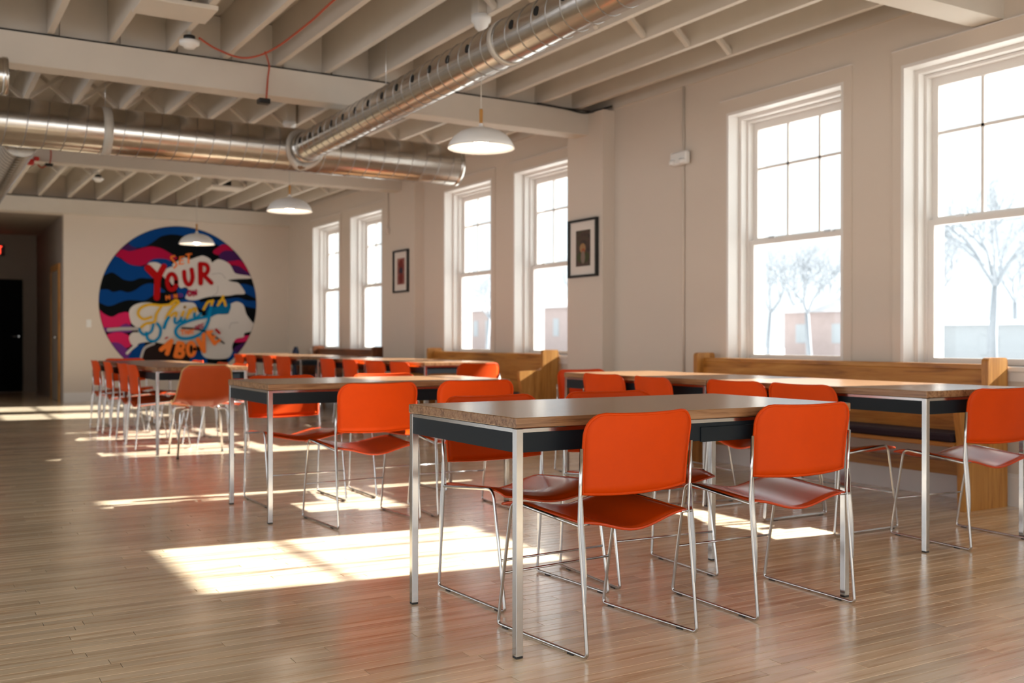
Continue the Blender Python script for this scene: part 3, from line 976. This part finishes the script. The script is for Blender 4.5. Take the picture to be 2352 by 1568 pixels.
# ================================================================== CEILING THINGS
def detector(x, y, z, label, dark=True):
    d = tag(empty('smoke_detector', (x, y, z)), label, 'detector', 'round white smoke detectors')
    MB().lathe([(.001, -.055), (.035, -.055), (.052, -.035), (.068, -.03), (.07, -.005), (.05, 0), (.001, 0)], 24).build('sensor', M['white_metal'], d)
    MB().lathe([(.001, 0), (.04, 0), (.04, .03), (.001, .03)], 20).build('base', M['black'] if dark else M['white_metal'], d)
    MB().tube([(0, 0, .03), (0, 0, ZD-z-.001)], .010, 8).build('stem', M['strap'], d)
detector(1.70, 7.26, 3.07, 'white smoke detector with a red cable above the front beam')
detector(2.13, 14.05, 3.07, 'small white smoke detector in the far bay, near the mural top')
pl = tag(empty('ceiling_plate', (1.49, 6.75, ZJ)), 'white mounting plate under the joists at upper left, dark box above', 'plate')
MB().bbox(-.235, .235, -.17, .17, -.03, 0, .003).build('plate', M['ceil'], pl)
MB().box(-.09, .09, -.06, .08, 0, .16).build('junction_box', M['black'], pl)
p2 = tag(empty('ceiling_plate', (3.86, 14.40, ZJ)), 'white mounting plate under the far bay joists, right of the mural lamp', 'plate')
MB().bbox(-.23, .23, -.17, .17, -.03, 0, .003).build('plate', M['ceil'], p2)
MB().box(-.08, .08, -.06, .08, 0, .14).build('junction_box', M['black'], p2)
rc = tag(empty('red_cable', (0, 0, 0)), 'red electrical cable drooping under the joists with a plug below the beam', 'cable')
MB().tube(catmull([(1.77, 7.27, 3.10), (1.94, 7.42, 3.08), (2.16, 7.52, 3.075), (2.30, 7.30, 3.10), (2.33, 6.6, 3.112), (2.31, 6.0, 3.115), (2.31, 5.0, 3.118)], 10), .0075, 8).build('run', M['red_cable'], rc)
MB().tube(catmull([(2.27, 7.36, 3.095), (2.40, 7.68, 3.09), (2.41, 7.745, 3.0), (2.40, 7.75, 2.84)], 8), .007, 8).build('drop', M['red_cable'], rc)
MB().bbox(2.33, 2.42, 7.70, 7.775, 2.80, 2.84, .006).build('plug', M['black'], rc)
r2 = tag(empty('red_cable', (1.32, 11.90, 2.86)), 'short red cable with red fittings below the left end of the second beam', 'cable')
MB().tube(catmull([(0, 0, .22), (.01, -.01, .1), (0, 0, 0)], 6), .008, 8).build('drop', M['red_cable'], r2)
MB().bbox(-.05, .03, -.03, .03, -.03, 0, .005).build('plug', M['black'], r2)
MB().tube(catmull([(-.03, 0, -.02), (-.08, 0, -.05), (-.12, .0, -.02)], 6), .008, 8).build('loop', M['red_cable'], r2)
MB().lathe([(.001, -.03), (.03, -.03), (.04, 0), (.03, .03), (.001, .03)], 16, -.19, 0).build('fitting', M['red'], r2)
MB().lathe([(.001, .02), (.025, .02), (.03, .04), (.025, .06), (.001, .06)], 16, -.13, 0).build('fitting', M['red'], r2)
tag(MB().tube(catmull([(4.9, 7.765, 3.112), (5.2, 7.760, 3.10), (5.42, 7.755, 3.085), (5.5, 7.6, 3.10), (5.54, 7.5, 3.112)], 6), .010, 6).build('black_cable', M['black']), 'black cable running along the front beam into the wall corner', 'cable')

# blue canister in the far corner
bc = tag(empty('blue_canister', (5.36, 15.75, 0)), 'slim dark blue round-topped cylinder standing in the far corner', 'canister')
MB().lathe([(.001, 0), (.055, 0), (.058, .01), (.058, .74), (.05, .79), (.034, .82), (.03, .85), (.001, .855)], 20).build('body', M['blue'], bc)
MB().lathe([(.001, 0), (.062, 0), (.062, .03), (.0585, .032)], 20).build('base_ring', M['black'], bc)

# ================================================================== MURAL
MURX, MURZ, MURR = 3.805, 1.555, 1.243
mural = tag(empty('mural', (MURX, YB-.002, MURZ)), 'large round painted mural of waves and clouds, lettered Set Your Mind On Things Above', 'mural')
def mc(x, y): return ((x-912)/787*MURR, (901-y)/771*MURR)
PC = {'navy': (3, 9, 14), 'blue': (0, 62, 130), 'crim': (170, 12, 62), 'pink': (206, 36, 92), 'purp': (66, 30, 84), 'purp2': (112, 52, 128),
      'cloud': (212, 206, 200), 'grey': (176, 170, 168), 'red': (172, 12, 16), 'oran': (240, 124, 52), 'yell': (222, 172, 44), 'teal': (0, 128, 180), 'brown': (38, 26, 24), 'teald': (0, 104, 152)}
PM = {k: plain('paint_'+k, srgb(*v), .75, spec=.12) for k, v in PC.items()}
circ = [(MURR*.995*math.cos(2*math.pi*k/72), MURR*.995*math.sin(2*math.pi*k/72)) for k in range(72)]
def clip(poly):
    out = poly
    for i in range(len(circ)):
        a, b = circ[i], circ[(i+1) % len(circ)]
        inp, out = out, []
        if not inp: return []
        ins = lambda p: (b[0]-a[0])*(p[1]-a[1])-(b[1]-a[1])*(p[0]-a[0]) >= -1e-9
        for j in range(len(inp)):
            p, q = inp[j-1], inp[j]
            ip, iq = ins(p), ins(q)
            if ip != iq:
                d1 = (b[0]-a[0])*(p[1]-a[1])-(b[1]-a[1])*(p[0]-a[0]); d2 = (b[0]-a[0])*(q[1]-a[1])-(b[1]-a[1])*(q[0]-a[0])
                t = d1/(d1-d2); out.append((p[0]+(q[0]-p[0])*t, p[1]+(q[1]-p[1])*t))
            if iq: out.append(q)
    return out
layer = [0]
def shape(name, colr, pts, smooth=True):
    P = [mc(*p) for p in pts]
    if smooth: P = [(q.x, q.y) for q in catmull([(a, b, 0) for a, b in P], 5, True)]
    P = clip(P)
    if len(P) < 3: return
    layer[0] += 1; y = -.0025-.00035*layer[0]
    vs = [(a, y, b) for a, b in P]
    tr = tessellate_polygon([[Vector((a, b, 0)) for a, b in P]])
    mb = MB().add(vs, [tuple(t) for t in tr])
    n = len(P); mb.add(vs+[(a, -.001, b) for a, b in P], [(i, (i+1) % n, n+(i+1) % n, n+i) for i in range(n)])
    mb.build(name, PM[colr], mural)
def strokes(name, colr, lines, lift=.022):
    layer[0] += 1; y = -.0025-.00035*layer[0]
    mb = MB()
    for li, (ps, w) in enumerate(lines):
        y -= .0003
        P = catmull([(mc(*p)[0], mc(*p)[1], 0) for p in ps], 6) if len(ps) > 2 else [Vector((mc(*p)[0], mc(*p)[1], 0)) for p in ps]
        hw = w/2/787*MURR; n = len(P); Lf = []; Rt = []
        for i in range(n):
            t = (P[min(i+1, n-1)]-P[max(i-1, 0)]).normalized(); nn = Vector((-t.y, t.x, 0))*hw
            Lf.append(P[i]+nn); Rt.append(P[i]-nn)
        vs = [(q.x, y, q.y) for q in Lf+Rt]
        mb.add(vs, [(i, i+1, n+i+1, n+i) for i in range(n-1)])
        for c in (P[0], P[-1]):
            mb.add([(c.x+hw*math.cos(2*math.pi*k/12), y-.0001, c.y+hw*math.sin(2*math.pi*k/12)) for k in range(12)], [tuple(range(12))])
    layer[0] += len(lines)
    mb.build(name, PM[colr], mural)
def ell(cx, cy, rx, ry, n=14): return [(cx+rx*math.cos(2*math.pi*k/n), cy+ry*math.sin(2*math.pi*k/n)) for k in range(n+1)]
dv = [(MURR*math.cos(2*math.pi*k/96), MURR*math.sin(2*math.pi*k/96)) for k in range(96)]
dm = MB().add([(a, -.0025, b) for a, b in dv]+[(a, 0, b) for a, b in dv], [tuple(range(96))]+[(k, (k+1) % 96, 96+(k+1) % 96, 96+k) for k in range(96)])
dm.build('disc', PM['navy'], mural)
shape('wave', 'blue', [(410,330),(480,362),(560,350),(640,300),(720,240),(830,215),(960,225),(1060,240),(1180,245),(1270,290),(1330,310),(1460,290),(1350,40),(900,20),(450,100)])
shape('wave', 'purp', [(320,380),(390,325),(430,350),(490,370),(430,405),(350,402)])
shape('wave', 'crim', [(230,455),(330,388),(420,400),(520,370),(620,345),(720,360),(800,400),(880,450),(800,480),(700,470),(620,480),(560,530),(480,540),(400,520),(330,470),(270,455)])
shape('wave', 'blue', [(235,440),(330,480),(420,530),(520,545),(560,540),(620,480),(700,460),(790,470),(830,520),(780,600),(640,660),(520,660),(440,690),(360,680),(300,640),(240,615),(130,660),(130,560)])
shape('wave', 'blue', [(100,800),(200,780),(260,805),(330,790),(400,805),(470,780),(540,730),(620,710),(700,740),(760,790),(700,800),(640,830),(560,880),(480,880),(400,880),(330,900),(250,935),(190,935),(100,880)])
shape('wave', 'pink', [(100,960),(180,1020),(250,1045),(320,1010),(400,1000),(430,1060),(420,1120),(380,1110),(320,1140),(250,1150),(150,1140)])
shape('wave', 'purp2', [(150,1150),(300,1150),(360,1115),(430,1130),(430,1190),(300,1200),(180,1190)])
shape('wave', 'pink', [(190,1230),(280,1195),(350,1200),(420,1240),(425,1330),(360,1345),(300,1300),(230,1300)])
shape('wave', 'purp2', [(220,1310),(310,1298),(380,1350),(430,1390),(400,1480),(330,1450)])
shape('wave', 'blue', [(390,1500),(430,1390),(500,1320),(560,1300),(540,1400),(530,1520)])
shape('hill', 'brown', [(530,1520),(560,1390),(620,1330),(760,1310),(900,1330),(1000,1340),(1020,1400),(1010,1540),(700,1620)])
shape('wave', 'blue', [(1020,1420),(1100,1380),(1180,1460),(1150,1560),(1010,1560)])
shape('wave', 'crim', [(1240,370),(1310,310),(1360,290),(1470,320),(1400,380),(1290,400)])
shape('wave', 'purp', [(1300,410),(1340,365),(1400,350),(1490,370),(1580,460),(1480,455),(1400,465),(1340,455)])
shape('wave', 'crim', [(1380,470),(1450,455),(1540,455),(1640,580),(1560,545),(1500,505),(1400,495)])
shape('wave', 'purp', [(1430,520),(1500,505),(1580,550),(1680,620),(1540,605),(1470,590)])
shape('wave', 'blue', [(1510,700),(1600,695),(1720,750),(1720,840),(1600,795),(1550,765)])
shape('wave', 'blue', [(1090,900),(1250,870),(1380,850),(1500,835),(1600,860),(1730,870),(1730,940),(1600,925),(1500,900),(1300,960),(1120,960)])
shape('wave', 'blue', [(880,750),(960,752),(1000,780),(990,835),(900,835)])
shape('wave', 'blue', [(890,870),(1000,850),(1100,870),(1120,940),(1000,905),(920,895)])
shape('wave', 'pink', [(1430,1285),(1500,1240),(1650,1220),(1620,1275),(1520,1295)])
shape('wave', 'purp', [(1440,1405),(1490,1330),(1640,1290),(1580,1400),(1500,1415)])
shape('wave', 'blue', [(1390,1480),(1440,1390),(1500,1420),(1440,1500)])
shape('cloud', 'cloud', [(830,520),(880,480),(960,440),(1000,460),(1080,430),(1140,415),(1210,445),(1230,480),(1290,445),(1360,460),(1420,500),(1460,570),(1500,590),(1620,605),(1640,630),(1500,640),(1400,655),(1440,670),(1500,680),(1540,720),(1575,790),(1480,800),(1400,815),(1200,830),(1050,870),(960,850),(990,770),(960,740),(900,740),(860,600)])
shape('cloud', 'cloud', [(590,520),(650,500),(710,515),(760,560),(830,540),(870,620),(840,720),(800,680),(760,660),(700,600),(640,600)])
shape('cloud', 'cloud', [(410,1010),(430,950),(500,910),(600,900),(700,920),(860,900),(1000,890),(1060,910),(1100,1000),(1180,1040),(1230,1010),(1400,1000),(1400,930),(1440,890),(1500,875),(1560,910),(1590,1000),(1640,1070),(1680,1120),(1640,1180),(1570,1200),(1560,1240),(1480,1260),(1440,1330),(1440,1400),(1380,1460),(1200,1460),(1130,1420),(1100,1340),(1000,1320),(900,1310),(760,1310),(640,1290),(520,1300),(470,1330),(430,1310),(410,1250),(440,1200),(500,1190),(470,1140),(430,1100)])
shape('wave', 'teald', [(1180,970),(1300,920),(1420,895),(1400,990),(1280,1010),(1190,1045)])
strokes('streak', 'grey', [([(215,1172),(340,1162),(490,1160)], 34)])
strokes('streak', 'grey', [([(525,1440),(560,1350),(650,1305)], 26)])
strokes('streak', 'cloud', [([(390,1400),(440,1350),(480,1320)], 26)])
for P_ in ([(1230,600),(1320,590),(1370,640)], [(1290,720),(1280,790),(1220,830)], [(1410,1150),(1430,1100),(1500,1090)]):
    strokes('cloud_line', 'grey', [(P_, 7)])
# SET
strokes('letter', 'oran', [([(850,430),(815,445),(835,475),(870,515),(845,550)], 18)])
strokes('letter', 'oran', [([(905,440),(898,510)], 16), ([(905,440),(945,434)], 13), ([(900,475),(936,470)], 12), ([(898,510),(940,503)], 13)])
strokes('letter', 'oran', [([(990,405),(990,495)], 18), ([(965,412),(1018,402)], 14)])
# YOUR
strokes('letter', 'red', [([(590,560),(685,655)], 72), ([(745,540),(685,655)], 60), ([(682,650),(675,850)], 62)])
strokes('letter', 'red', [(ell(822, 690, 44, 78), 44)])
strokes('letter', 'red', [([(945,585),(952,660),(980,712),(1012,700),(1030,640),(1020,560)], 44)])
strokes('letter', 'red', [([(1108,502),(1112,696)], 50), ([(1108,500),(1165,505),(1188,545),(1168,595),(1115,612)], 42), ([(1130,600),(1222,690)], 44)])
# MIND ON
for pts_ in ([[(768,868),(766,832),(782,850),(798,828),(800,862)]], ):
    strokes('letter', 'oran', [(p, 14) for p in pts_])
strokes('letter', 'purp2', [([(823,820),(826,855)], 13)])
strokes('letter', 'oran', [([(848,850),(846,815),(872,848),(870,812)], 12)])
strokes('letter', 'purp2', [([(892,808),(896,842)], 12), ([(892,808),(922,812),(924,834),(896,842)], 12)])
strokes('letter', 'crim', [(ell(1000, 800, 18, 24), 18)])
strokes('letter', 'crim', [([(1040,825),(1036,775),(1066,815),(1064,765)], 16)])
# Things, script: yellow above, blue below
Y_, B_ = 'yell', 'teal'
strokes('letter', Y_, [([(620,1045),(545,1065),(495,1020),(515,960),(600,922),(720,928),(820,915)], 26), ([(725,930),(672,1010),(650,1090),(570,1110),(520,1150)], 26)])
strokes('letter', B_, [([(640,1115),(620,1185),(560,1220),(515,1190),(508,1160)], 24), ([(572,1200),(590,1265),(650,1282),(700,1235),(710,1160),(680,1108)], 26)])
strokes('letter', Y_, [([(765,1055),(800,990),(850,930),(888,895),(862,876),(815,905)], 30), ([(800,1045),(840,1005),(868,1000),(858,1045)], 24)])
strokes('letter', B_, [([(790,1045),(765,1090),(745,1150)], 32), ([(852,1050),(850,1095),(875,1100),(905,1070)], 24)])
strokes('letter', Y_, [([(938,985),(915,1045)], 26), ([(950,938),(952,942)], 26)])
strokes('letter', B_, [([(915,1045),(910,1085),(940,1080),(965,1050)], 24)])
strokes('letter', Y_, [([(1000,965),(970,1050)], 26), ([(975,1030),(1030,960),(1062,955),(1050,1000)], 26)])
strokes('letter', B_, [([(1050,1000),(1045,1035),(1075,1040),(1110,1005)], 24)])
strokes('letter', Y_, [([(1230,875),(1185,885),(1150,940),(1140,960)], 26), ([(1235,870),(1215,930)], 28)])
strokes('letter', B_, [([(1215,935),(1200,1000),(1185,1085),(1125,1190),(1020,1248),(905,1250),(857,1190),(900,1120),(1040,1062),(1180,1035)], 30)])
strokes('letter', Y_, [([(1285,915),(1325,860),(1340,822)], 26), ([(1300,880),(1345,860),(1365,915)], 28)])
# THAT ARE
strokes('hill_line', 'navy', [([(920,1150),(1060,1160),(1200,1200),(1350,1305)], 16)])
strokes('letter', 'oran', [([(905,1175),(945,1170)], 14), ([(925,1172),(928,1215)], 14)])
strokes('letter', 'oran', [([(952,1172),(955,1215)], 12), ([(975,1168),(978,1212)], 12), ([(953,1194),(977,1190)], 12)])
strokes('letter', 'oran', [([(988,1212),(1000,1168),(1012,1208)], 12)])
strokes('letter', 'oran', [([(1012,1168),(1040,1164)], 11), ([(1026,1166),(1030,1206)], 12)])
strokes('letter', 'crim', [([(1052,1170),(1062,1128),(1078,1162)], 10)])
strokes('letter', 'crim', [([(1086,1158),(1084,1118),(1104,1122),(1090,1140),(1108,1154)], 9)])
strokes('letter', 'crim', [([(1118,1148),(1116,1108),(1136,1104)], 9), ([(1117,1128),(1132,1124)], 8), ([(1118,1148),(1138,1142)], 8)])
# ABOVE
strokes('letter', 'oran', [([(815,1280),(715,1365)], 46), ([(815,1280),(772,1405)], 46), ([(750,1345),(795,1352)], 30)])
strokes('letter', 'oran', [([(885,1300),(855,1430)], 44), ([(885,1300),(930,1308),(928,1352),(875,1368)], 38), ([(875,1368),(930,1390),(915,1436),(855,1432)], 40)])
strokes('letter', 'oran', [(ell(1012, 1362, 36, 66), 38)])
strokes('letter', 'oran', [([(1080,1265),(1142,1385)], 46), ([(1142,1385),(1138,1215)], 40)])
strokes('letter', 'oran', [([(1182,1195),(1250,1305)], 46), ([(1182,1195),(1222,1182)], 30), ([(1212,1252),(1250,1235)], 28), ([(1250,1305),(1300,1272)], 32)])
strokes('spark', 'red', [([(1265,1165),(1300,1200)], 26)])
strokes('spark', 'red', [([(755,1255),(775,1245)], 16)])

# ================================================================== OUTSIDE
structure(MB().box(-120, XL-.2, -60, 120, -.75, -.70).build('ground_yard', plain('yard_concrete', (.27, .27, .285, 1), .9, noise=.2, scale=.6)))
structure(MB().box(XL-.2, WX+WT, -60, YR-.3, -.75, -.70).build('ground_path', plain('path', (.27, .27, .28, 1), .9, noise=.2, scale=.6)))
gr = structure(MB().box(WX+WT, 140, -60, 160, -.75, -.70).build('ground_outside', M['ground']))
DM = 5
def tree(x, y, H, seed, label, lean=0):
    rnd = random.Random(seed)
    t = tag(empty('bare_tree', (x, y, -.7)), label, 'tree', 'bare trees outside the windows')
    tr = MB(); bm_ = MB()
    top = Vector((lean, 0, H*.45))
    tr.tube([(0, 0, 0), (lean*.4, .05, H*.22), top], [H*.026, H*.021, H*.016], 7)
    tr.build('trunk', M['hazed_bark'], t)
    def grow(p, d, L, r, depth):
        q = p+d*L
        mid = p+d*L*.5+Vector((rnd.uniform(-1, 1), rnd.uniform(-1, 1), rnd.uniform(-.3, .6)))*L*.07
        bm_.tube([p, mid, q], [r, r*.85, r*.66], 4 if depth < 3 else 3, caps=False)
        if depth >= DM: return
        for k in range(3 if depth < 3 else 2):
            nd = (d+Vector((rnd.uniform(-1, 1), rnd.uniform(-1, 1), rnd.uniform(-.35, .75)))*.72).normalized()
            grow(q if k else p+d*L*.7, nd, L*rnd.uniform(.62, .82), r*.62, depth+1)
    for k in range(4):
        a = k*1.6+rnd.random()
        grow(top, Vector((math.cos(a)*.55, math.sin(a)*.55, .9)).normalized(), H*.2, H*.012, 0)
    bm_.build('branches', M['hazed_bark'], t)
TREES = [(38.5, 25.8, 8.6, 'tall bare tree with a straight trunk outside the rightmost window'),
         (39, 21.5, 6.6, 'leaning bare tree beyond the lower pane of the rightmost window'),
         (41, 41.0, 7.0, 'bare tree left of the straight trunk outside the rightmost window'),
         (37, 34.2, 6.4, 'bare tree filling the lower pane of the near left window'),
         (64, 52.0, 8.2, 'pale bare tree behind the pale brick house'),
         (42, 60.0, 8.0, 'bare tree beyond the window beside the near pilaster'),
         (42, 74.5, 7.6, 'bare tree over the red brick building beyond the middle windows'),
         (50, 32.0, 8.0, 'pale bare tree in the distance behind the straight trunk'),
         (58, 36.5, 7.6, 'distant bare tree right of the pale brick house'),
         (32, 18.2, 5.6, 'bare tree spreading across the lower right pane edge'),
         (43, 50.5, 6.0, 'bare tree standing in front of the pale brick house'),
         (38, 29.6, 5.6, 'short bare tree beside the small white shed'),
         (60, 44.5, 9.5, 'broad bare tree far behind the pale garage'),
         (68, 60.5, 10.0, 'far bare tree filling the middle of the near left window'),
         (57, 62.0, 8.5, 'far bare tree at the left of the near left window'),
         (74, 70.0, 10.0, 'farthest bare tree beyond the pale brick house'),
         (50, 67.0, 8.0, 'distant bare tree seen past the near pilaster picture')]
for i, (x, y, H, lab) in enumerate(TREES):
    tree(x, y, H, 20+i, lab, (-1)**i*.25)
def house(x, y, w, d, h, rh, mat, label):
    hs = tag(empty('far_house', (x, y, -.7)), label, 'building', 'houses outside the windows')
    MB().box(0, d, -w/2, w/2, 0, h).build('walls', mat, hs)
    MB().prism([(-.4, h), (d/2, h+rh), (d+.4, h)], 'y', -w/2-.4, w/2+.4).build('roof', M['roof_far'] if rh > .5 else M['pale_far'], hs)
    n = max(2, int(w/2.5))
    for k in range(n):
        yy_ = -w/2+w*(k+.5)/n
        wn = MB().box(-.05, .0, yy_-.45, yy_+.45, h*.42, h*.78).build('window', M['pale_far'], hs)
house(50, 44, 9, 8, 3.4, 1.3, M['brick_far_hazed'], 'brick house with haze-paled walls seen low in the near left window')
house(52, 92, 44, 10, 4.6, 1.2, M['brick_far_hazed'], 'red brick building seen low in the middle windows')
house(42, 25.5, 14, 6, 2.35, .25, M['pale_far'], 'low pale garage across the bottom of the rightmost window')
house(46, 36.2, 4.4, 5, 2.4, .25, M['pale_far'], 'small white shed at the lower right of the near left window')
